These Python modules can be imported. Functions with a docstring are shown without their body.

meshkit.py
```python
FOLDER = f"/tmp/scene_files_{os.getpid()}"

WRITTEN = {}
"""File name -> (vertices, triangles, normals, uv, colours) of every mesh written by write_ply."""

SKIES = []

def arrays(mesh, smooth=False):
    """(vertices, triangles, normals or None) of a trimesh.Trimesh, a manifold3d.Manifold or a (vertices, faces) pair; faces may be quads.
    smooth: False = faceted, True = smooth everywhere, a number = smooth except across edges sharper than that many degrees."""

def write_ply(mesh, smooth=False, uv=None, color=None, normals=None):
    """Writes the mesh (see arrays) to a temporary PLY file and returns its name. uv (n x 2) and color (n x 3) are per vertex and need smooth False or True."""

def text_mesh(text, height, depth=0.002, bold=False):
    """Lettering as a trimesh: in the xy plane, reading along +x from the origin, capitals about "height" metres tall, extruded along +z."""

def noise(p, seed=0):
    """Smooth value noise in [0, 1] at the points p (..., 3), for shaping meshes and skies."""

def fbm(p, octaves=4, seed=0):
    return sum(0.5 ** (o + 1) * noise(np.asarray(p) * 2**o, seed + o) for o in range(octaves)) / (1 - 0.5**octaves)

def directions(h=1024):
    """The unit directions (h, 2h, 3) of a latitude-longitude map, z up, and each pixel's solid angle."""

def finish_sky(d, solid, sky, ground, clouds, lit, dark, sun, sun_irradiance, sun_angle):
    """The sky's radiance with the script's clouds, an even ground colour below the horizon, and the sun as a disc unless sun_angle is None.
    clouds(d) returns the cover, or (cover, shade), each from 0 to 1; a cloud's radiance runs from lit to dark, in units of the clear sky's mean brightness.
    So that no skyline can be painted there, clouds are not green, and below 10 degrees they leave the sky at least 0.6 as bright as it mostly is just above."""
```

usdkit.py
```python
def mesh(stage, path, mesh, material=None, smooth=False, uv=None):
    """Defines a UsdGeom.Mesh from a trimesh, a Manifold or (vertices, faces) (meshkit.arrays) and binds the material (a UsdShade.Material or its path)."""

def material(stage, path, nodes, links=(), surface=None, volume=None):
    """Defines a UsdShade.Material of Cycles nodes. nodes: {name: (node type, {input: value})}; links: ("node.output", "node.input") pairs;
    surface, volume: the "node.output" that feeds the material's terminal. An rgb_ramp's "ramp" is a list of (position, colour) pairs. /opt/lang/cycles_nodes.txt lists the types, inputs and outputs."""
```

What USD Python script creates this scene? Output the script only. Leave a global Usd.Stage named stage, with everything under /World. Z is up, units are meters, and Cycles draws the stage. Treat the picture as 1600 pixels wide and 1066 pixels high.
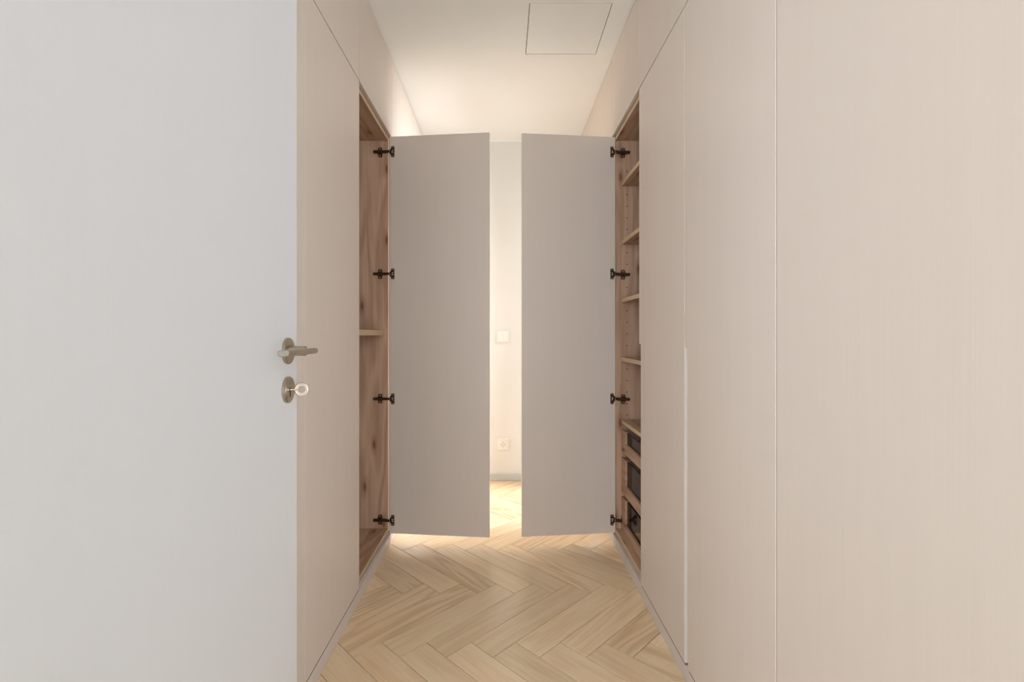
import math
import random

import numpy as np
import shapely.geometry as sg
import trimesh
from shapely import affinity
from pxr import Gf, Sdf, Usd, UsdGeom, UsdLux, UsdShade

import usdkit

random.seed(7)
stage = Usd.Stage.CreateInMemory()
UsdGeom.SetStageUpAxis(stage, UsdGeom.Tokens.z)
UsdGeom.SetStageMetersPerUnit(stage, 1.0)
UsdGeom.Xform.Define(stage, "/World")

# ------------------------------------------------------------------ camera
EYE, F = 1.062, 750.0                       # eye height, focal length in pixels of a 1600 px wide picture
cam = UsdGeom.Camera.Define(stage, "/World/camera")
cam.CreateHorizontalApertureAttr(36.0)
cam.CreateVerticalApertureAttr(36.0 * 1066 / 1600)
cam.CreateFocalLengthAttr(36.0 * F / 1600)
cam.CreateHorizontalApertureOffsetAttr(36.0 * (800 - 786) / 1600)     # shift lens: vanishing point at (786, 523)
cam.CreateVerticalApertureOffsetAttr(-36.0 * (533 - 523) / 1600)
cam.CreateClippingRangeAttr(Gf.Vec2f(0.02, 100))
cam.AddTranslateOp().Set((0, 0, EYE))
cam.AddRotateXOp().Set(90)
cam.CreateExposureAttr(0.15)

# ------------------------------------------------------------------ daylight: sky outside, and at the two windows
sky = UsdLux.DomeLight.Define(stage, "/World/sky")
sky.CreateColorAttr(Gf.Vec3f(0.80, 0.90, 1.0))
sky.CreateIntensityAttr(1.0)


def rect_light(name, loc, rx, ry, w, h, power, color):
    li = UsdLux.RectLight.Define(stage, "/World/" + name)
    li.CreateWidthAttr(w)
    li.CreateHeightAttr(h)
    li.CreateIntensityAttr(power)
    li.CreateColorAttr(Gf.Vec3f(*color))
    li.AddTranslateOp().Set(loc)
    li.AddRotateXYZOp().Set((rx, ry, 0))


HALL_BACK, HALL_W = -1.6, 2.8
# overcast sky in two unseen windows behind the camera; pier added to keep direct light off the leaves
for nm, x0, x1, power in (("daylight_behind_left", -2.20, -0.30, 9.3), ("daylight_behind_right", 0.56, 2.20, 9.3)):
    rect_light(nm, ((x0 + x1) / 2, HALL_BACK - 0.10, 1.30), 90, 0, x1 - x0, 2.2, power, (0.845, 0.96, 1.15))
# overcast sky before the tall window at the far right end of the passage
rect_light("daylight_far", (1.97, 2.98, 1.80), 0, 57, 1.80, 0.60, 80.0, (0.91, 0.97, 1.09))

# ------------------------------------------------------------------ materials
LOOKS = "/World/Looks"
UsdGeom.Scope.Define(stage, LOOKS)
M = {}


def srgb(*c):
    return tuple((x / 255 / 12.92) if x / 255 <= 0.04045 else ((x / 255 + 0.055) / 1.055) ** 2.4 for x in c)


def flat(name, color, rough=0.5, metallic=0.0, spec=0.5, noise_scale=None, amount=0.04, bump=0.0):
    nodes = {"p": ("principled_bsdf", {"base_color": color, "roughness": rough, "metallic": metallic, "specular_ior_level": spec})}
    links = []
    if noise_scale:
        lo, hi = tuple(c * (1 - amount) for c in color), tuple(min(1, c * (1 + amount)) for c in color)
        nodes |= {"g": ("geometry", {}), "n": ("noise_texture", {"scale": noise_scale, "detail": 3.0}), "r": ("rgb_ramp", {"ramp": [(0.3, lo), (0.7, hi)]})}
        links += [("g.position", "n.vector"), ("n.fac", "r.fac"), ("r.color", "p.base_color")]
        if bump:
            nodes["b"] = ("bump", {"strength": bump, "distance": 0.001})
            links += [("n.fac", "b.height"), ("b.normal", "p.normal")]
    M[name] = usdkit.material(stage, f"{LOOKS}/{name}", nodes, links, surface="p.BSDF")


def grained(name, color, rough, amount, spec=0.5, bump=0.08):
    """Veneer under a flat varnish: fine streaks along u, a broad soft figure."""
    lo, hi = tuple(c * (1 - amount) for c in color), tuple(c * (1 + amount) for c in color)
    M[name] = usdkit.material(stage, f"{LOOKS}/{name}", {
        "t": ("texture_coordinate", {}),
        "m1": ("mapping", {"scale": (3.0, 420.0, 1.0)}), "n1": ("noise_texture", {"scale": 1.0, "detail": 3.0}),
        "m2": ("mapping", {"scale": (1.3, 26.0, 1.0)}), "n2": ("noise_texture", {"scale": 1.0, "detail": 2.0}),
        "a": ("math", {"math_type": "multiply_add", "value2": 0.55}), "s": ("math", {"math_type": "multiply", "value2": 0.45}),
        "r": ("rgb_ramp", {"ramp": [(0.3, lo), (0.7, hi)]}),
        "b": ("bump", {"strength": bump, "distance": 0.0006}),
        "p": ("principled_bsdf", {"roughness": rough, "specular_ior_level": spec})},
        [("t.UV", "m1.vector"), ("t.UV", "m2.vector"), ("m1.vector", "n1.vector"), ("m2.vector", "n2.vector"), ("n1.fac", "a.value1"), ("n2.fac", "s.value1"),
         ("s.value", "a.value3"), ("a.value", "r.fac"), ("r.color", "p.base_color"), ("a.value", "b.height"), ("b.normal", "p.normal")], surface="p.BSDF")


def wood(name, dark, mid, light, rough, knots, vary, spec=0.5, ring=1.0, grain_mix=0.5, coat=0.0):
    """Oak: cathedral figure from distorted bands, pores along u, knots where asked, each object a tone of its own."""
    nodes = {
        "t": ("texture_coordinate", {}), "o": ("object_info", {}),
        "wm": ("mapping", {"scale": (0.9, 7.5, 1.0)}), "wn": ("noise_texture", {"scale": 1.0, "detail": 2.0, "distortion": 0.4}),
        "ws": ("math", {"math_type": "multiply", "value2": 46.0 * ring}), "wf": ("math", {"math_type": "sine"}), "wa": ("math", {"math_type": "multiply_add", "value2": 0.5, "value3": 0.5}),
        "fm": ("mapping", {"scale": (2.4, 95.0, 1.0)}), "fn": ("noise_texture", {"scale": 1.0, "detail": 4.0, "roughness": 0.6}),
        "pm": ("mapping", {"scale": (9.0, 480.0, 1.0)}), "pn": ("noise_texture", {"scale": 1.0, "detail": 2.0}),
        "pr": ("rgb_ramp", {"ramp": [(0.30, (0.84, 0.80, 0.76)), (0.48, (1, 1, 1))]}),
        "x": ("mix_float", {"fac": grain_mix}),
        "r": ("rgb_ramp", {"ramp": [(0.12, dark), (0.5, mid), (0.85, light)]}),
        "mul": ("mix_color", {"blend_type": "multiply", "fac": 0.75}),
        "v": ("map_range", {"from_min": 0.0, "from_max": 1.0, "to_min": 1 - vary, "to_max": 1 + vary}),
        "h": ("hsv", {}), "b": ("bump", {"strength": 0.10, "distance": 0.0008}),
        "p": ("principled_bsdf", {"roughness": rough, "specular_ior_level": spec, "coat_weight": coat, "coat_roughness": 0.22})}
    links = [("t.UV", "wm.vector"), ("wm.vector", "wn.vector"), ("wn.fac", "ws.value1"), ("ws.value", "wf.value1"), ("wf.value", "wa.value1"),
             ("t.UV", "fm.vector"), ("fm.vector", "fn.vector"), ("t.UV", "pm.vector"), ("pm.vector", "pn.vector"), ("pn.fac", "pr.fac"),
             ("wa.value", "x.a"), ("fn.fac", "x.b"), ("x.result", "r.fac"), ("r.color", "mul.a"), ("pr.color", "mul.b"),
             ("o.random", "v.value"), ("v.result", "h.value"), ("h.color", "p.base_color"), ("pn.fac", "b.height"), ("b.normal", "p.normal")]
    last = "mul.result"
    if knots:
        nodes |= {"km": ("mapping", {"scale": (2.3, 7.0, 1.0)}), "kn": ("voronoi_texture", {"scale": 1.0, "dimensions": "2D"}),
                  "kr": ("rgb_ramp", {"ramp": [(0.0, (0.20, 0.13, 0.10)), (0.035, (0.36, 0.25, 0.2)), (0.07, (0.78, 0.69, 0.63)), (0.16, (1, 1, 1))]}),
                  "km2": ("mix_color", {"blend_type": "multiply", "fac": 0.85})}
        links += [("t.UV", "km.vector"), ("km.vector", "kn.vector"), ("kn.distance", "kr.fac"), ("mul.result", "km2.a"), ("kr.color", "km2.b")]
        last = "km2.result"
    links.append((last, "h.color"))
    M[name] = usdkit.material(stage, f"{LOOKS}/{name}", nodes, links, surface="p.BSDF")


grained("beige_veneer", srgb(225, 210, 194), 0.42, 0.020, 0.4)
grained("door_paint", srgb(222, 220, 217), 0.50, 0.008, 0.4, 0.03)
wood("knotty_oak", srgb(164, 125, 98), srgb(190, 153, 124), srgb(207, 172, 141), 0.45, True, 0.05, 0.4, 0.8, 0.65)
wood("oak_plank_light", srgb(228, 194, 150), srgb(243, 214, 172), srgb(248, 224, 186), 0.30, False, 0.07, 0.5, 1.0, 0.76, 0.6)
wood("oak_plank_figured", srgb(217, 178, 131), srgb(242, 212, 169), srgb(248, 223, 184), 0.30, False, 0.07, 0.5, 1.3, 0.60, 0.6)
wood("oak_edge", srgb(196, 164, 126), srgb(216, 186, 148), srgb(226, 198, 162), 0.5, False, 0.03, 0.4, 0.8, 0.7)
flat("joint_filler", srgb(92, 66, 44), 0.8)
flat("ceiling_paint", srgb(247, 244, 236), 0.9, noise_scale=3.0, amount=0.01)
flat("wall_paint", srgb(230, 228, 221), 0.9, noise_scale=4.0, amount=0.01)
flat("skirting_paint", srgb(200, 203, 197), 0.5, noise_scale=9.0, amount=0.01)
flat("plinth_paint", srgb(222, 208, 196), 0.5, noise_scale=9.0, amount=0.02)
flat("shadow_gap", srgb(98, 82, 68), 0.8)  # brown standing in for the shade in the gap under the doors
flat("joint_shade", srgb(128, 110, 94), 0.8)  # paler brown for the painted shade in the upright door joints
flat("brushed_steel", srgb(178, 168, 152), 0.32, 1.0, noise_scale=160.0, amount=0.08)
flat("key_nickel", srgb(232, 218, 200), 0.34, 1.0, noise_scale=90.0, amount=0.04)
flat("dark_bronze", srgb(86, 62, 45), 0.36, 0.75, noise_scale=220.0, amount=0.2)
flat("bright_screw", srgb(205, 190, 170), 0.3, 1.0)
flat("hole_black", srgb(22, 18, 15), 0.9)
flat("white_plastic", srgb(240, 238, 230), 0.35, noise_scale=20.0, amount=0.01)
flat("socket_pin", srgb(70, 66, 60), 0.4, 0.6)
M["smoked_glass"] = usdkit.material(stage, f"{LOOKS}/smoked_glass", {
    "f": ("fresnel", {"IOR": 1.6}), "t": ("transparent_bsdf", {"color": (0.22, 0.19, 0.17)}), "g": ("glossy_bsdf", {"color": (0.62, 0.55, 0.50), "roughness": 0.06}), "m": ("mix_closure", {})},
    [("f.fac", "m.fac"), ("t.BSDF", "m.closure1"), ("g.BSDF", "m.closure2")], surface="m.closure")
M["window_glass"] = usdkit.material(stage, f"{LOOKS}/window_glass", {
    "f": ("fresnel", {"IOR": 1.5}), "t": ("transparent_bsdf", {}), "g": ("glossy_bsdf", {"roughness": 0.0}), "m": ("mix_closure", {})},
    [("f.fac", "m.fac"), ("t.BSDF", "m.closure1"), ("g.BSDF", "m.closure2")], surface="m.closure")

# ------------------------------------------------------------------ helpers
names = {}


def numbered(parent, name):
    k = names[(parent, name)] = names.get((parent, name), -1) + 1
    return f"{parent}/{name}" + (f"_{k:03d}" if k else "")


class Shape:
    """Unmerged triangles with uv, in world metres; u runs along the grain."""

    def __init__(self, v=None, uv=None):
        self.v = np.zeros((0, 3)) if v is None else v
        self.uv = np.zeros((0, 2)) if uv is None else uv

    def add(self, other):
        self.v, self.uv = np.vstack([self.v, other.v]), np.vstack([self.uv, other.uv])
        return self

    def moved(self, matrix):
        return Shape(self.v @ matrix[:3, :3].T + matrix[:3, 3], self.uv)


def shape(mesh, grain=2, origin=None):
    """A Shape of a trimesh, uv laid on each face along its flattest axes."""
    tri = mesh.triangles.reshape(-1, 3)
    n = np.abs(np.repeat(np.asarray(mesh.face_normals), 3, 0)).argmax(1)
    o = np.array([random.uniform(0, 40), random.uniform(0, 40)]) if origin is None else np.asarray(origin)
    uv = np.zeros((len(tri), 2))
    for axis in range(3):
        rest = [a for a in range(3) if a != axis]
        u = grain if grain != axis else rest[0]
        w = [a for a in rest if a != u][0]
        k = n == axis
        uv[k] = tri[k][:, [u, w]] + 0.37 * axis
    return Shape(tri, uv + o)


def box(x0, x1, y0, y1, z0, z1, bevel=0.0008, grain=2):
    lo, hi = np.minimum([x0, y0, z0], [x1, y1, z1]), np.maximum([x0, y0, z0], [x1, y1, z1])
    b = min(bevel, 0.3 * (hi - lo).min())
    pts = []
    for sx, sy, sz in np.ndindex(2, 2, 2):
        s = np.array([sx, sy, sz])
        c = np.where(s, hi, lo)
        inn = np.where(s, -b, b)
        for a in range(3):
            p = c + inn
            p[a] = c[a]
            pts.append(p)
    return shape(trimesh.convex.convex_hull(np.array(pts)), grain)


def prism(poly, depth, bevel=0.0008):
    """Extrudes a simple polygon from 0 to depth along +z, the top edge bevelled; (vertices, faces) as a trimesh."""
    poly = sg.polygon.orient(poly.simplify(1e-6))
    top = poly.buffer(-bevel, join_style="mitre", mitre_limit=20)
    outer = np.array(poly.exterior.coords)[:-1]
    if top.geom_type != "Polygon" or len(top.exterior.coords) - 1 != len(outer) or len(poly.interiors):
        return trimesh.creation.extrude_polygon(poly, depth, engine="earcut")
    inner = np.array(sg.polygon.orient(top).exterior.coords)[:-1]
    k = np.argmin(np.linalg.norm(inner - outer[0], axis=1))
    inner = np.roll(inner, -k, axis=0)
    n = len(outer)
    v = np.vstack([np.c_[outer, np.zeros(n)], np.c_[outer, np.full(n, depth - bevel)], np.c_[inner, np.full(n, depth)]])
    f = []
    for r in (0, 1):
        for i in range(n):
            j = (i + 1) % n
            f += [[r * n + i, r * n + j, (r + 1) * n + j], [r * n + i, (r + 1) * n + j, (r + 1) * n + i]]
    pv, pf = trimesh.creation.triangulate_polygon(sg.Polygon(outer), engine="earcut")
    for tri in pf:
        a = [int(np.argmin(np.linalg.norm(outer - pv[t], axis=1))) for t in tri]
        p = outer[a]
        if np.cross(p[1] - p[0], p[2] - p[0]) < 0:
            a = a[::-1]
        f += [[a[2], a[1], a[0]], [2 * n + a[0], 2 * n + a[1], 2 * n + a[2]]]
    return trimesh.Trimesh(v, f, process=False)


def lathe(profile, sections=40):
    """Revolves (radius, height) pairs about z."""
    return trimesh.creation.revolve(np.array(profile, float), sections=sections)


def frame_matrix(ex, ey, ez, o):
    m = np.eye(4)
    m[:3, 0], m[:3, 1], m[:3, 2], m[:3, 3] = ex, ey, ez, o
    return m


def set_keys(prim, **keys):
    for k, v in keys.items():
        if v:
            prim.SetCustomDataByKey(k, v)


def put(path, what, material, base, smooth=False):
    if isinstance(what, Shape):
        n = len(what.v)
        m = usdkit.mesh(stage, path, (what.v - base, np.arange(n).reshape(-1, 3)), M[material], False, what.uv)
    else:
        t = what.copy()
        t.apply_translation(-np.asarray(base))
        m = usdkit.mesh(stage, path, t, M[material], smooth)
    m.CreateDoubleSidedAttr(True)
    return m.GetPrim()


class Thing:
    def __init__(self, name, base, label=None, category=None, group=None, kind=None):
        self.base = np.array(base, float)
        self.path = numbered("/World", name)
        x = UsdGeom.Xform.Define(stage, self.path)
        x.AddTranslateOp().Set(Gf.Vec3d(*map(float, base)))
        set_keys(x.GetPrim(), label=label, category=category, group=group, kind=kind)

    def part(self, name, what, material, under=None, label=None, smooth=False, kind=None):
        p = put(numbered(under or self.path, name), what, material, self.base, smooth)
        set_keys(p, label=label, kind=kind)
        return str(p.GetPath())


def structure(name, what, material, label=None):
    """A piece of the room as one mesh, its origin at the centre of its foot."""
    v = what.v if isinstance(what, Shape) else what.vertices
    base = np.r_[(v[:, :2].min(0) + v[:, :2].max(0)) / 2, v[:, 2].min()]
    path = numbered("/World", name)
    p = put(path, what, material, base)
    UsdGeom.Xformable(p).AddTranslateOp().Set(Gf.Vec3d(*map(float, base)))
    set_keys(p, label=label, kind="structure")


# ------------------------------------------------------------------ measures (x right, y into the picture, z up)
XL, XR = -0.5688, 0.5552                    # planes of the wardrobe fronts
ZB, ZT, ZC = 0.057, 2.064, 2.472            # foot and head of the lower doors, ceiling
PL, PR = -0.5692, 0.5585                    # plinth fronts
END = 3.490                                 # end wall
LEFT = [0.845, 1.3695, 1.900, 2.452, 2.990, END - 0.004]
RIGHT = [0.480, 0.976, 1.4665, 1.9595, 2.4520, 2.704]
DOOR_T, GAP = 0.019, 0.0030
WALL_L, WALL_R = -1.20, 1.19

# ------------------------------------------------------------------ floor of herringbone planks
floor = Thing("floor", (0, 1.7, 0), kind="structure", label="light oak herringbone parquet floor")
floor.part("subfloor", box(-HALL_W, HALL_W, HALL_BACK, END, -0.06, -0.0165), "joint_filler")
PW, PLEN, J = 0.1086, 0.5515, 0.0020
r2 = math.sqrt(0.5)
u, w = np.array([r2, r2]), np.array([r2, -r2])
anchor = np.array([(736 - 786) / F * (EYE * F / (1004 - 523)), EYE * F / (1004 - 523)])
inside = sg.box(PL - 0.006, HALL_BACK + 0.02, PR + 0.006, END - 0.002)
far_part = sg.box(PL - 0.006, -0.35, PR + 0.006, END - 0.002)
rng = random.Random(11)
for kb in range(-6, 7):
    for ka in range(-14, 15):
        o = anchor + ka * PW * (u + w) + kb * PLEN * (u - w)
        for kind in (0, 1):
            if kind == 0:      # [0,L] x [0,W] in (u, w)
                a, b, g = o, o + PLEN * u, u
                c = w
            else:              # [L, L+W] x [W-L, W]
                a = o + PLEN * u + PW * w
                b, g = a - PLEN * w, -w
                c = u
            quad = sg.Polygon([tuple(a + J * (g + c) / 2), tuple(b - J * (g - c) / 2), tuple(b - J * g / 2 + (PW - J / 2) * c), tuple(a + J * g / 2 + (PW - J / 2) * c)])
            cut = quad.intersection(far_part)
            if cut.is_empty or cut.area < 2e-5 or cut.geom_type != "Polygon":
                continue
            m = prism(cut, 0.016, 0.0009)
            m.apply_translation((0, 0, -0.016 + rng.uniform(-0.00015, 0.00015)))
            tri = m.triangles.reshape(-1, 3)
            off = np.array([rng.uniform(0, 60), rng.uniform(0, 60)])
            uv = np.c_[(tri[:, :2] - a) @ g, (tri[:, :2] - a) @ c] + np.c_[np.zeros(len(tri)), tri[:, 2]] + off
            floor.part("plank", Shape(tri, uv), "oak_plank_figured" if rng.random() < 0.45 else "oak_plank_light")
floor.part("hall_flooring", box(-HALL_W, HALL_W, HALL_BACK, -0.352, -0.016, 0, grain=0), "oak_plank_light")

# ------------------------------------------------------------------ ceiling with the opening of the hatch, walls
HX0, HX1, HY0, HY1 = 0.1125, 0.467, 2.0415, 2.4145
slab = sg.box(-HALL_W, HALL_BACK, HALL_W, END).difference(sg.box(HX0, HY0, HX1, HY1))
cm = trimesh.creation.extrude_polygon(slab, 0.12, engine="earcut")
cm.apply_translation((0, 0, ZC))
structure("ceiling", cm, "ceiling_paint", "smooth white painted ceiling")
hatch = Thing("access_hatch", ((HX0 + HX1) / 2, (HY0 + HY1) / 2, ZC), "flush square white access hatch set in the ceiling near the right cabinets", "hatch")
g = 0.0028
hatch.part("panel", box(HX0 + g, HX1 - g, HY0 + g, HY1 - g, ZC + 0.0005, ZC + 0.014), "ceiling_paint")
hatch.part("frame", box(HX0 + 0.0002, HX1 - 0.0002, HY0 + 0.0002, HY1 - 0.0002, ZC + 0.0145, ZC + 0.03), "hole_black")

structure("wall_end", box(WALL_L, WALL_R, END, END + 0.12, -0.06, ZC), "wall_paint", "white end wall of the passage")
structure("wall_left", box(WALL_L - 0.12, WALL_L, 0.051, END, -0.06, ZC), "wall_paint", "white wall behind the left wardrobes")


def wall_with_hole(axis, at, thick, lo, hi, hole):
    """A wall plane with a rectangular hole; axis 0: wall at x=at running along y, axis 1: at y=at running along x."""
    s = sg.box(lo, -0.06, hi, ZC)
    for q in hole if np.ndim(hole[0]) else (hole,):
        s = s.difference(sg.box(q[0], q[2], q[1], q[3]))
    m = trimesh.creation.extrude_polygon(s, thick, engine="earcut")
    mat = frame_matrix((0, 1, 0), (0, 0, 1), (1, 0, 0), (at, 0, 0)) if axis == 0 else frame_matrix((-1, 0, 0), (0, 0, 1), (0, 1, 0), (0, at, 0))
    if axis == 1:
        m.apply_scale((-1, 1, 1))
        m.invert()
    m.apply_transform(mat)
    return m


WIN = (2.73, 3.25, 0.02, 2.047)
structure("wall_right", wall_with_hole(0, WALL_R, 0.12, 0.051, END, WIN), "wall_paint", "white wall behind the right wardrobes")
DW = (-0.405, 0.500, -0.06, ZC - 0.012)
structure("wall_front", wall_with_hole(1, -0.08, 0.13, -HALL_W, HALL_W, DW), "wall_paint", "white wall around the doorway")
structure("wall_hall", wall_with_hole(1, HALL_BACK - 0.12, 0.12, -HALL_W, HALL_W, ((-2.20, -0.30, 0.20, 2.40), (0.56, 2.20, 0.20, 2.40))), "wall_paint", "white wall of the room before the doorway")

for sgn, nm in ((-1, "left"), (1, "right")):
    structure("wall_hall", box(sgn * HALL_W, sgn * (HALL_W + 0.12), HALL_BACK, 0.05, -0.06, ZC), "wall_paint", f"white {nm} wall of the room before the doorway")
structure("baseboard_end", box(XL + 0.03, XR + 0.03, END - 0.012, END - 0.0003, 0.0004, 0.051, 0.002, 0), "skirting_paint", "low grey white skirting of the end wall")
structure("baseboard_left", box(PL - 0.019, PL, LEFT[0], END - 0.013, 0.0006, ZB - 0.0055, 0.001, 1), "plinth_paint", "beige plinth under the left wardrobes")
structure("baseboard_right", box(PR, PR + 0.019, RIGHT[0], RIGHT[-1], 0.0006, ZB - 0.0055, 0.001, 1), "plinth_paint", "beige plinth under the right wardrobes")


# ------------------------------------------------------------------ windows
def window(name, axis, at, rect, label, sgn=1):
    a0, a1, z0, z1 = rect
    t = Thing(name, (at, (a0 + a1) / 2, z0) if axis == 0 else ((a0 + a1) / 2, at, z0), kind="structure", label=label)
    ring = sg.box(a0, z0, a1, z1).difference(sg.box(a0 + 0.05, z0 + 0.05, a1 - 0.05, z1 - 0.05))
    fr = trimesh.creation.extrude_polygon(ring, 0.05, engine="earcut")
    pane = trimesh.creation.box((a1 - a0 - 0.1, z1 - z0 - 0.1, 0.006))
    pane.apply_translation(((a0 + a1) / 2, (z0 + z1) / 2, 0.025))
    mat = frame_matrix((0, 1, 0), (0, 0, 1), (1, 0, 0), (at, 0, 0)) if axis == 0 else frame_matrix((1, 0, 0), (0, 0, 1), (0, -1, 0), (0, at, 0))
    for m in (fr, pane):
        m.apply_transform(mat)
    t.part("window_frame", fr, "white_plastic")
    t.part("pane", pane, "window_glass")


window("window_1", 0, 1.22, WIN, "tall white framed window near the end wall on the right")
window("window_2", 1, HALL_BACK - 0.02, (-2.195, -0.305, 0.205, 2.395), "unseen wide left window of the room before the doorway")  # unseen pair, spaced so that direct light misses the open leaves
window("window_3", 1, HALL_BACK - 0.02, (0.565, 2.195, 0.205, 2.395), "unseen wide right window of the room before the doorway")
structure("trim_1", box(XR + 0.02, WALL_R - 0.001, RIGHT[-1] + 0.003, WIN[0] - 0.002, 0.001, ZT - 0.01), "wall_paint", "white reveal before the far window")
structure("trim_2", box(XR + 0.035, WALL_R - 0.001, WIN[1] + 0.002, END - 0.001, 0.055, ZT - 0.01), "wall_paint", "narrow white reveal behind the far window")

# ------------------------------------------------------------------ wardrobes
DEPTH = 0.56
T = 0.019


def bar_hinge(thing, sx, xf, ywall, ydoor, xdoor, dirx, z, body, door):
    """A dark cup hinge: plate and arm on the side panel's face (facing the camera), cup and flange on the open leaf's inner face."""
    # plate: cross of a vertical wing and a horizontal arm, on the plane y = ywall, towards -y
    px = xf + sx * 0.037
    parts = []

    def bar(x0, x1, z0, z1, y0, y1, r=0.002):
        parts.append(trimesh.Trimesh(*(lambda s: (s.v, np.arange(len(s.v)).reshape(-1, 3)))(box(x0, x1, y0, y1, z0, z1, r)), process=False))

    wing = sg.box(-0.0095, -0.024, 0.0095, 0.024).buffer(-0.004).buffer(0.004)
    wing = wing.difference(sg.Point(0, 0.0165).buffer(0.0042)).difference(sg.Point(0, -0.0165).buffer(0.0042))
    wm = trimesh.creation.extrude_polygon(wing, 0.004, engine="earcut")
    wm.apply_transform(frame_matrix((1, 0, 0), (0, 0, 1), (0, -1, 0), (px, ywall - 0.0003, z)))
    wm.invert() if wm.volume < 0 else None
    parts.append(wm)
    bar(px - 0.012, px + 0.012, z - 0.011, z + 0.011, ywall - 0.012, ywall - 0.004)
    bar(px + sx * 0.033, xf + sx * 0.003, z - 0.0065, z + 0.0065, ywall - 0.017, ywall - 0.0045)
    arm = trimesh.util.concatenate(parts)
    p = thing.part("hinge", arm, "dark_bronze", under=body, label="dark bronze cup hinge")
    thing.part("hinge", trimesh.util.concatenate([trimesh.creation.cylinder(0.0033, 0.0012, sections=14, transform=trimesh.transformations.translation_matrix((px, ywall - 0.0124, z + dz)) @ trimesh.transformations.rotation_matrix(math.pi / 2, (1, 0, 0))) for dz in (-0.0001,)]), "bright_screw", under=body, label="bright adjusting screw of a hinge")
    return p


def hinge_cup(thing, door, m, z, s):
    """Flange and half-round cup on the leaf; m maps (along leaf, height, out of the face) to the world, s: leaf runs towards +x or -x."""
    fl = sg.box(0.010, -0.0265, 0.0255, 0.0265).buffer(-0.003).buffer(0.003)
    fl = fl.union(sg.Point(0.0175, 0).buffer(0.0175).intersection(sg.box(-1, -1, 0.024, 1)))
    fl = fl.difference(sg.Point(0.0185, 0.0205).buffer(0.0028)).difference(sg.Point(0.0185, -0.0205).buffer(0.0028))
    fl = fl.difference(sg.Point(0.0165, 0).buffer(0.009).intersection(sg.box(0.0, -1, 0.0185, 1)))
    e = trimesh.creation.extrude_polygon(fl, 0.003, engine="earcut")
    link = trimesh.creation.box((0.034, 0.011, 0.007))
    link.apply_translation((-0.003, 0, 0.0068))
    cup = trimesh.util.concatenate([e, link])
    cup.apply_translation((0, z, 0.0004))
    cup.apply_transform(m)
    thing.part("hinge_cup", cup, "dark_bronze", under=door, label="dark bronze hinge cup with two screw ears")
    dots = []
    for dz in (-0.006, 0.006):
        d = trimesh.creation.cylinder(0.0038, 0.002, sections=14)
        d.apply_translation((0.0205, z + dz, 0.0045))
        dots.append(d)
    c = trimesh.creation.box((0.004, 0.012, 0.002))
    c.apply_translation((0.0045, z, 0.0115))
    dots.append(c)
    d = trimesh.util.concatenate(dots)
    d.apply_transform(m)
    thing.part("hinge_pin", d, "bright_screw", under=door, label="bright pins of a hinge cup")


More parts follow.
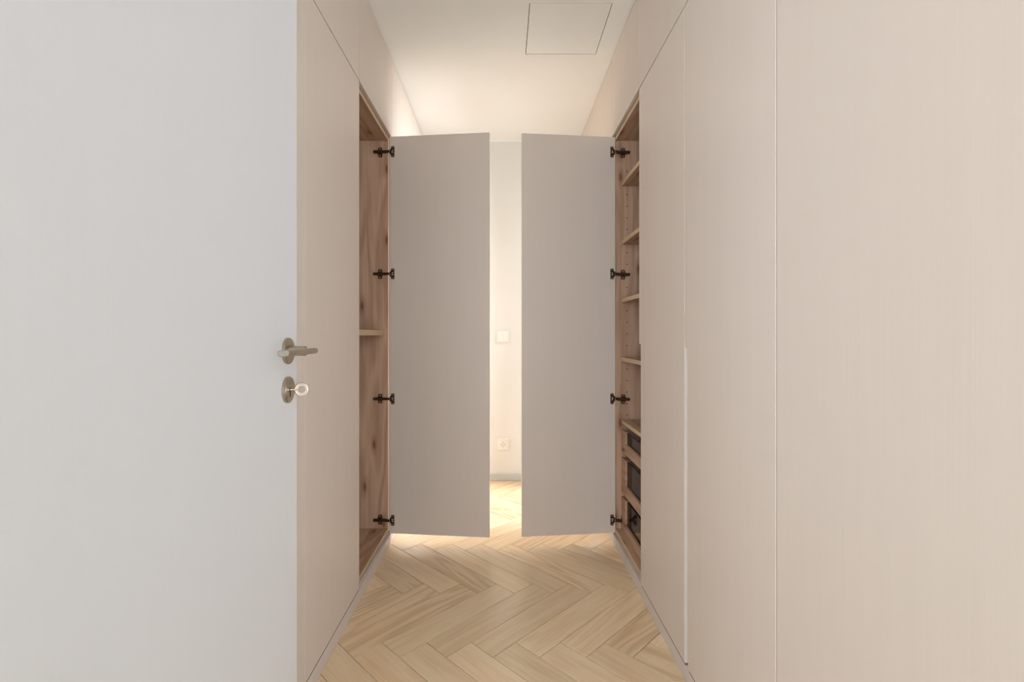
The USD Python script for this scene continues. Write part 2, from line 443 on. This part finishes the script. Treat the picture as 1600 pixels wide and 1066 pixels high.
def carcass(t, sx, xf, y0, y1, z0, z1, interior):
    """Side, top, bottom and back panels. sx: -1 left row, +1 right row; xf: front edges of the carcass."""
    xb = xf + sx * DEPTH
    e = 0.0006
    body = t.part("side_panel", box(xf, xb, y0 + e, y0 + T, z0, z1, grain=2), interior)
    far = t.part("side_panel", box(xf, xb, y1 - T, y1 - e, z0, z1, grain=2), interior)
    t.part("top_panel", box(xf, xb - sx * 0.009, y0 + T + 0.0003, y1 - T - 0.0003, z1 - T, z1, grain=1), interior)
    t.part("bottom_panel", box(xf, xb - sx * 0.009, y0 + T + 0.0003, y1 - T - 0.0003, z0, z0 + T, grain=1), interior)
    t.part("back_panel", box(xb - sx * 0.008, xb, y0 + T + 0.0003, y1 - T - 0.0003, z0, z1, grain=2), interior)
    return far


def edge_bands(t, sx, xf, y0, y1, z0, z1):
    """Lighter solid edges on the front of an open carcass."""
    for yy0, yy1, za, zb in ((y0 + T, y1 - T, z1 - T, z1), (y0 + T, y1 - T, z0, z0 + T), (y1 - T, y1 - 0.0006, z0, z1)):
        t.part("edge_band", box(xf - sx * 0.0002, xf - sx * 0.0014, yy0 + 0.0004, yy1 - 0.0004, za, zb, 0.0004, 1 if yy1 - yy0 > 0.1 else 2), "oak_edge")


def closed_door(sx, xfront, y0, y1, z0, z1, notch=None):
    """A door standing in its front plane; notch: height below which its far edge is cut back for the fingers."""
    a, b = y0 + GAP / 2, y1 - GAP / 2
    if notch:
        cut = 0.023
        poly = sg.Polygon([(a, z0), (b - cut, z0), (b - cut, notch), (b, notch), (b, z1), (a, z1)])
    else:
        poly = sg.box(a, z0, b, z1)
    m = prism(poly, DOOR_T, 0.0008)
    # local (y, z, depth) -> world, the bevelled face towards the passage
    m.apply_transform(frame_matrix((0, 1, 0), (0, 0, 1), (-sx, 0, 0), (xfront + sx * DOOR_T, 0, 0)))
    if m.volume < 0:
        m.invert()
    return shape(m, 2)


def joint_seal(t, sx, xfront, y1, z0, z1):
    """A thin dark strip, standing in for shade, just behind the surface in the joint after a door."""
    t.part("joint_seal", box(xfront + sx * 0.0009, xfront + sx * 0.012, y1 - GAP / 2 + 0.0003, y1 + GAP / 2 - 0.0003, z0, z1, 0.0002), "joint_shade", label="thin strip of painted shade in the joint beside the door")


HINGE_Z = [1.985, 1.3685, 0.738, 0.125]


def open_leaf(t, sx, hinge, free, z0, z1):
    """The open leaf as a slab whose inner face runs from hinge to free (x, y)."""
    h, f = np.array(hinge), np.array(free)
    d = (f - h) / np.linalg.norm(f - h)
    n = np.array([d[1], -d[0]])
    n = n if n[1] < 0 else -n                # out of the inner face, to the camera
    width = float(np.linalg.norm(f - h))
    m = prism(sg.box(0, z0, width, z1), DOOR_T, 0.0010)
    mat = frame_matrix((d[0], d[1], 0), (0, 0, 1), (n[0], n[1], 0), (h[0] - n[0] * DOOR_T, h[1] - n[1] * DOOR_T, 0))
    s = shape(m, 1)
    s = s.moved(mat)
    if np.linalg.det(mat[:3, :3]) < 0:
        s = Shape(s.v.reshape(-1, 3, 3)[:, ::-1].reshape(-1, 3), s.uv.reshape(-1, 3, 2)[:, ::-1].reshape(-1, 2))
    door = t.part("door", s, "beige_veneer")
    inner = frame_matrix((d[0], d[1], 0), (0, 0, 1), (n[0], n[1], 0), (h[0], h[1], 0))
    for z in HINGE_Z:
        hinge_cup(t, door, inner, z, sx)
    return door


def wardrobe(side, i, label, notch=None):
    sx, xfront, ys = (-1, XL, LEFT) if side == "left" else (1, XR, RIGHT)
    y0, y1 = ys[i], ys[i + 1]
    xf = xfront + sx * (DOOR_T + 0.0012)
    t = Thing("tall_wardrobe", (xf + sx * DEPTH / 2, (y0 + y1) / 2, 0), label, "wardrobe")
    carcass(t, sx, xf, y0, y1, ZB + 0.002, ZT + 0.004, "knotty_oak")
    t.part("foot_frame", box(PL - 0.021 if sx < 0 else PR + 0.021, xf + sx * (DEPTH - 0.02), y0 + 0.002, y1 - 0.002, 0.001, ZB + 0.0015), "plinth_paint")
    t.part("door", closed_door(sx, xfront, y0, y1, ZB, ZT, notch), "beige_veneer")
    if (side, i) not in (("left", 1), ("left", 4), ("right", 2), ("right", 4)):
        joint_seal(t, sx, xfront, y1, notch or ZB, ZT)
    t.part("seal_strip", box(xfront + sx * 0.0012, xfront + sx * 0.0175, y0 + 0.001, y1 - (0.030 if notch else 0.002), ZB - 0.0052, ZB - 0.0004, 0.0003), "shadow_gap", label="painted shade in the gap under the door")  # dark strip that paints the shadow line below the door
    return t


def overhead(side, y0, y1, label, lift=0.0):
    sx, xfront = (-1, XL) if side == "left" else (1, XR)
    xf = xfront + sx * (DOOR_T + 0.0012)
    z0, z1 = ZT + 0.0060, ZC - 0.006
    t = Thing("overhead_cabinet", (xf + sx * DEPTH / 2, (y0 + y1) / 2, z0), label, "cabinet")
    carcass(t, sx, xf, y0, y1, z0, z1, "knotty_oak")
    t.part("door", closed_door(sx, xfront, y0, y1, ZT + 0.0050, ZC - 0.004), "beige_veneer")
    if y1 < END - 0.1:
        joint_seal(t, sx, xfront, y1, ZT + 0.006, ZC - 0.005)
    return t


wardrobe("left", 0, "tall beige wardrobe half hidden behind the open white room door")
wardrobe("left", 1, "tall beige wardrobe with closed door just beyond the room door handle")
wardrobe("left", 3, "tall beige wardrobe behind the open leaf on the left")
wardrobe("left", 4, "last tall beige wardrobe on the left beside the end wall")
wardrobe("right", 0, "nearest tall beige wardrobe on the right, filling the picture's right edge")
wardrobe("right", 1, "tall beige closed wardrobe on the right, second from the picture's right edge", 1.024)
wardrobe("right", 2, "tall beige closed wardrobe beside the open one with drawers", 1.024)
wardrobe("right", 4, "narrow tall beige wardrobe behind the open leaf on the right")

# the open wardrobe on the left: one shelf
sx, y0, y1 = -1, LEFT[2], LEFT[3]
xf = XL - DOOR_T + 0.0035
t = Thing("tall_wardrobe", (xf - DEPTH / 2, (y0 + y1) / 2, 0), "open oak lined wardrobe on the left with a single shelf at eye level", "wardrobe")
body = carcass(t, sx, xf, y0, y1, ZB + 0.004, ZT - 0.001, "knotty_oak")
edge_bands(t, sx, xf, y0, y1, ZB + 0.004, ZT - 0.001)
t.part("foot_frame", box(PL - 0.021, xf - DEPTH + 0.02, y0 + 0.002, y1 - 0.002, 0.001, ZB + 0.0035), "plinth_paint")
left_shelf = (t, -0.601, xf - DEPTH + 0.010, y0 + T + 0.001, y1 - T - 0.001, 1.0585, 1.0835)
for z in HINGE_Z:
    bar_hinge(t, sx, xf, y1 - T, None, None, None, z, body, None)
open_leaf(t, sx, (-0.5735, 2.424), (-0.068, 2.372), ZB + 0.001, ZT - 0.002)

# the open wardrobe on the right: four shelves over three drawers
sx, y0, y1 = 1, RIGHT[3], RIGHT[4]
xf = XR + DOOR_T - 0.004
t = Thing("tall_wardrobe", (xf + DEPTH / 2, (y0 + y1) / 2, 0), "open oak lined wardrobe on the right with shelves above three glass front drawers", "wardrobe")
body = carcass(t, sx, xf, y0, y1, ZB + 0.004, ZT - 0.001, "knotty_oak")
edge_bands(t, sx, xf, y0, y1, ZB + 0.004, ZT - 0.001)
t.part("foot_frame", box(PR + 0.021, xf + DEPTH - 0.02, y0 + 0.002, y1 - 0.002, 0.001, ZB + 0.0035), "plinth_paint")
YF = y1 - T


def height(py, y):
    return EYE - (py - 523) / F * y


XS = 0.601


def shelf(t, x0, x1, ya, yb, za, zb, label=None):
    """A board with a lighter solid edge towards the passage (x0 the front)."""
    k = 1 if x1 > x0 else -1
    p = t.part("shelf", box(x0 + k * 0.0016, x1, ya, yb, za, zb, 0.0004, 1), "knotty_oak", label=label)
    t.part("edge_band", box(x0, x0 + k * 0.0015, ya, yb, za, zb, 0.0005, 1), "oak_edge", under=p, label="lighter front edge of the shelf")


for py in (291.4, 382.5, 472.8, 564.3):
    z = height(py, YF)
    shelf(t, XS, xf + DEPTH - 0.010, y0 + T + 0.001, YF - 0.001, z, z + 0.0195)
z = height(655.5, YF)
shelf(t, XS - 0.002, xf + DEPTH - 0.010, y0 + T + 0.001, YF - 0.001, z - 0.018, z, "shelf over the drawers")
for py in np.arange(268, 650, 18.15):
    c = trimesh.creation.cylinder(0.0027, 0.0016, sections=12, transform=trimesh.transformations.rotation_matrix(math.pi / 2, (1, 0, 0)))
    c.apply_translation(((979.5 - 786) / F * YF, YF - 0.0004, height(py, YF)))
    t.part("pin_hole", c, "hole_black", under=body)
for z in HINGE_Z:
    bar_hinge(t, sx, xf, YF, None, None, None, z - 0.003, body, None)
open_leaf(t, sx, (0.5680, 2.429), (0.0937, 2.381), ZB + 0.001, ZT - 0.002)

shelf(*left_shelf)

# drawers: oak frame fronts with a smoked pane, a box behind each
DX = 0.600
ya, yb = y0 + T + 0.003, YF - 0.003
for top, bottom in ((671.0, 704.5), (714.0, 768.0), (775.0, 828.0)):
    z1, z0 = height(top, YF), height(bottom, YF)
    st, rail = 0.072, 0.050
    front = sg.box(ya, z0, yb, z1).difference(sg.box(ya + st, z0 + rail, yb - st, z1 + 1))
    m = trimesh.creation.extrude_polygon(front, 0.018, engine="earcut")
    m.apply_transform(frame_matrix((0, 1, 0), (0, 0, 1), (1, 0, 0), (DX, 0, 0)))
    d = t.part("drawer", shape(m, 1), "knotty_oak", label="drawer with oak frame front and smoked glass pane")
    t.part("glass_pane", box(DX + 0.010, DX + 0.014, ya + st + 0.0005, yb - st - 0.0005, z0 + rail + 0.0005, z1 - 0.004, 0.0005), "smoked_glass", under=d)
    bx = Shape()
    for q in (box(DX + 0.0185, DX + 0.48, ya + 0.004, ya + 0.016, z0 + 0.008, z1 - 0.016), box(DX + 0.0185, DX + 0.48, yb - 0.016, yb - 0.004, z0 + 0.008, z1 - 0.016),
              box(DX + 0.468, DX + 0.48, ya + 0.0165, yb - 0.0165, z0 + 0.008, z1 - 0.016), box(DX + 0.0185, DX + 0.467, ya + 0.0165, yb - 0.0165, z0 + 0.010, z0 + 0.020, grain=0)):
        bx.add(q)
    t.part("drawer_box", bx, "knotty_oak", under=d)

for i, words in ((0, "overhead beige cabinet above the open room door"), (1, "overhead beige cabinet above the closed left wardrobe"),
                 (2, "overhead beige cabinet above the open left wardrobe"), (3, "bright overhead cabinet above the open left leaf"),
                 (4, "last overhead cabinet on the left beside the end wall")):
    overhead("left", LEFT[i], LEFT[i + 1], words)
UP = RIGHT + [END - 0.004]
for i, words in ((0, "overhead cabinet above the nearest right wardrobe"), (1, "overhead cabinet above the second closed right wardrobe"),
                 (2, "overhead beige cabinet above the closed right wardrobe next to the open one"), (3, "overhead beige cabinet above the open right wardrobe beside the ceiling hatch"),
                 (4, "narrow overhead cabinet above the open right leaf"), (5, "last overhead cabinet on the right, bridging the far window")):
    overhead("right", UP[i], UP[i + 1], words)

# ------------------------------------------------------------------ the open room door
a = math.radians(-2.0)
dv, nv = np.array([math.sin(a), math.cos(a), 0]), np.array([math.cos(a), -math.sin(a), 0])
LK = np.array([-0.402, 0.893, 0])           # point of the face under lever and lock
HZ, KZ = 1.0315, 0.9595
door = Thing("door_1", tuple(LK - dv * 0.4 - nv * 0.02), kind="structure", label="white room door standing open on the left")
dm = prism(sg.box(-0.80, 0.008, 0.0475, ZC - 0.020), 0.040, 0.0014)
face = frame_matrix(dv, (0, 0, 1), nv, LK)   # (along the leaf, height, out of the face)
inner = frame_matrix(dv, (0, 0, 1), nv, LK - nv * 0.040)
s = shape(dm, 1).moved(inner)
door.part("door_leaf", s, "door_paint")


def on_face(mesh, h, out=0.0):
    m = mesh.copy()
    m.apply_transform(face @ trimesh.transformations.translation_matrix((0, h, out)))
    return m


ros = [(0, 0), (0.0245, 0), (0.0245, 0.0040), (0.0236, 0.0052), (0.0222, 0.0058), (0, 0.0058)]
door.part("handle_rosette", on_face(lathe(ros, 56), HZ, 0.0002), "brushed_steel", smooth=35)
r = door.part("key_rosette", on_face(lathe(ros, 56), KZ, 0.0002), "brushed_steel", smooth=35)
slot = sg.Point(0, 0.0).buffer(0.0030).union(sg.box(-0.0014, -0.013, 0.0014, 0.001))
door.part("keyhole", on_face(trimesh.creation.extrude_polygon(slot, 0.0006, engine="earcut"), KZ, 0.0058), "hole_black", under=r)
neck = lathe([(0, 0), (0.0100, 0), (0.0104, 0.002), (0.0092, 0.006), (0.0090, 0.029), (0, 0.029)], 40)
# grip: stadium section 19.5 x 10.6 swept along the leaf towards the hinges
sec = sg.LineString([(-0.0045, 0), (0.0045, 0)]).buffer(0.0053, quad_segs=10)
grip = prism(sec, 0.132, 0.0010)
grip.apply_transform(frame_matrix((0, 0, 1), (0, 1, 0), (-1, 0, 0), (0.0105, 0, 0.0380)))
if grip.volume < 0:
    grip.invert()
lv = trimesh.util.concatenate([neck, grip])
door.part("handle_lever", on_face(lv, HZ, 0.0058), "brushed_steel", smooth=35)

# the key in its lock: shank along the face's normal, ring bow upright towards the camera
key = Thing("key", tuple(LK + nv * 0.012 + np.array([0, 0, KZ])), "small pale nickel key with ring bow sticking out of the door lock", "key")
sh = lathe([(0, 0), (0.0019, 0), (0.0019, 0.0095), (0.0030, 0.0100), (0.0030, 0.0115), (0.0020, 0.0120), (0.0020, 0.0160), (0, 0.0160)], 20)
ring = sg.Point(0, 0).buffer(0.0120, quad_segs=14).difference(sg.Point(0.0012, 0).buffer(0.0066, quad_segs=12))
bow = trimesh.creation.extrude_polygon(ring, 0.0034, engine="earcut")
bow.apply_translation((0, 0, -0.0017))
rim = trimesh.creation.torus(0.0112, 0.0021, 40, 12)
rim.apply_transform(trimesh.transformations.identity_matrix())
bow = trimesh.util.concatenate([bow, rim])
bow.apply_transform(frame_matrix(nv, (0, 0, 1), (0.12, -0.99, 0.0), (0, 0, 0)))
bow.apply_translation(LK + nv * 0.0268 + np.array([0, 0, KZ + 0.0006]))
if bow.volume < 0:
    bow.invert()
key.part("shank", on_face(sh, KZ, 0.0066), "key_nickel", smooth=35)
key.part("bow", bow, "key_nickel", smooth=35, label="pale round key bow")


# ------------------------------------------------------------------ light switch and socket on the end wall
def plate(thing, zc, w=0.084):
    q = prism(sg.box(-w / 2, -w / 2, w / 2, w / 2).buffer(-0.004).buffer(0.004, quad_segs=4), 0.0095, 0.0022)
    q.apply_transform(frame_matrix((1, 0, 0), (0, 0, 1), (0, -1, 0), (0.0, END - 0.0004, zc)))
    if q.volume < 0:
        q.invert()
    return thing.part("frame", q, "white_plastic")


zc = EYE - 3.0 / F * END
sw = Thing("light_switch", (0, END - 0.001, zc), "white square light switch with two rockers on the end wall", "switch")
plate(sw, zc)
for k in (-1, 1):
    b = box(k * 0.0008, k * 0.0275, END - 0.0133, END - 0.0101, zc - 0.0275, zc + 0.0275, 0.0012)
    sw.part("rocker", b, "white_plastic")
zc = EYE - 171.0 / F * END
so = Thing("power_socket", (0, END - 0.001, zc), "white round pin power socket low on the end wall", "socket")
plate(so, zc)
cover = sg.box(-0.0275, -0.0275, 0.0275, 0.0275).difference(sg.Point(0, 0).buffer(0.0195, quad_segs=12))
cv = trimesh.creation.extrude_polygon(cover, 0.0050, engine="earcut")
ins = trimesh.util.concatenate([lathe([(0.0195, 0.0), (0.0195, 0.0050), (0.0185, 0.0050), (0.0180, 0.0006), (0, 0.0006), (0, 0)], 32)])
wm = frame_matrix((1, 0, 0), (0, 0, 1), (0, -1, 0), (0, END - 0.0100, zc))
for m in (cv, ins):
    m.apply_transform(wm)
    if m.volume < 0:
        m.invert()
so.part("cover", cv, "white_plastic")
i_ = so.part("insert", ins, "white_plastic")
pins = [trimesh.creation.cylinder(0.0030, 0.0006, sections=14) for _ in range(2)] + [trimesh.creation.box((0.005, 0.004, 0.003)) for _ in range(2)]
for m, p in zip(pins, ((-0.0095, 0, 0.0010), (0.0095, 0, 0.0010), (0, 0.0155, 0.0026), (0, -0.0155, 0.0026))):
    m.apply_translation(p)
    m.apply_transform(wm)
for m in pins[:2]:
    so.part("pin_hole", m, "socket_pin", under=i_)
for m in pins[2:]:
    so.part("earth_clip", m, "socket_pin", under=i_)
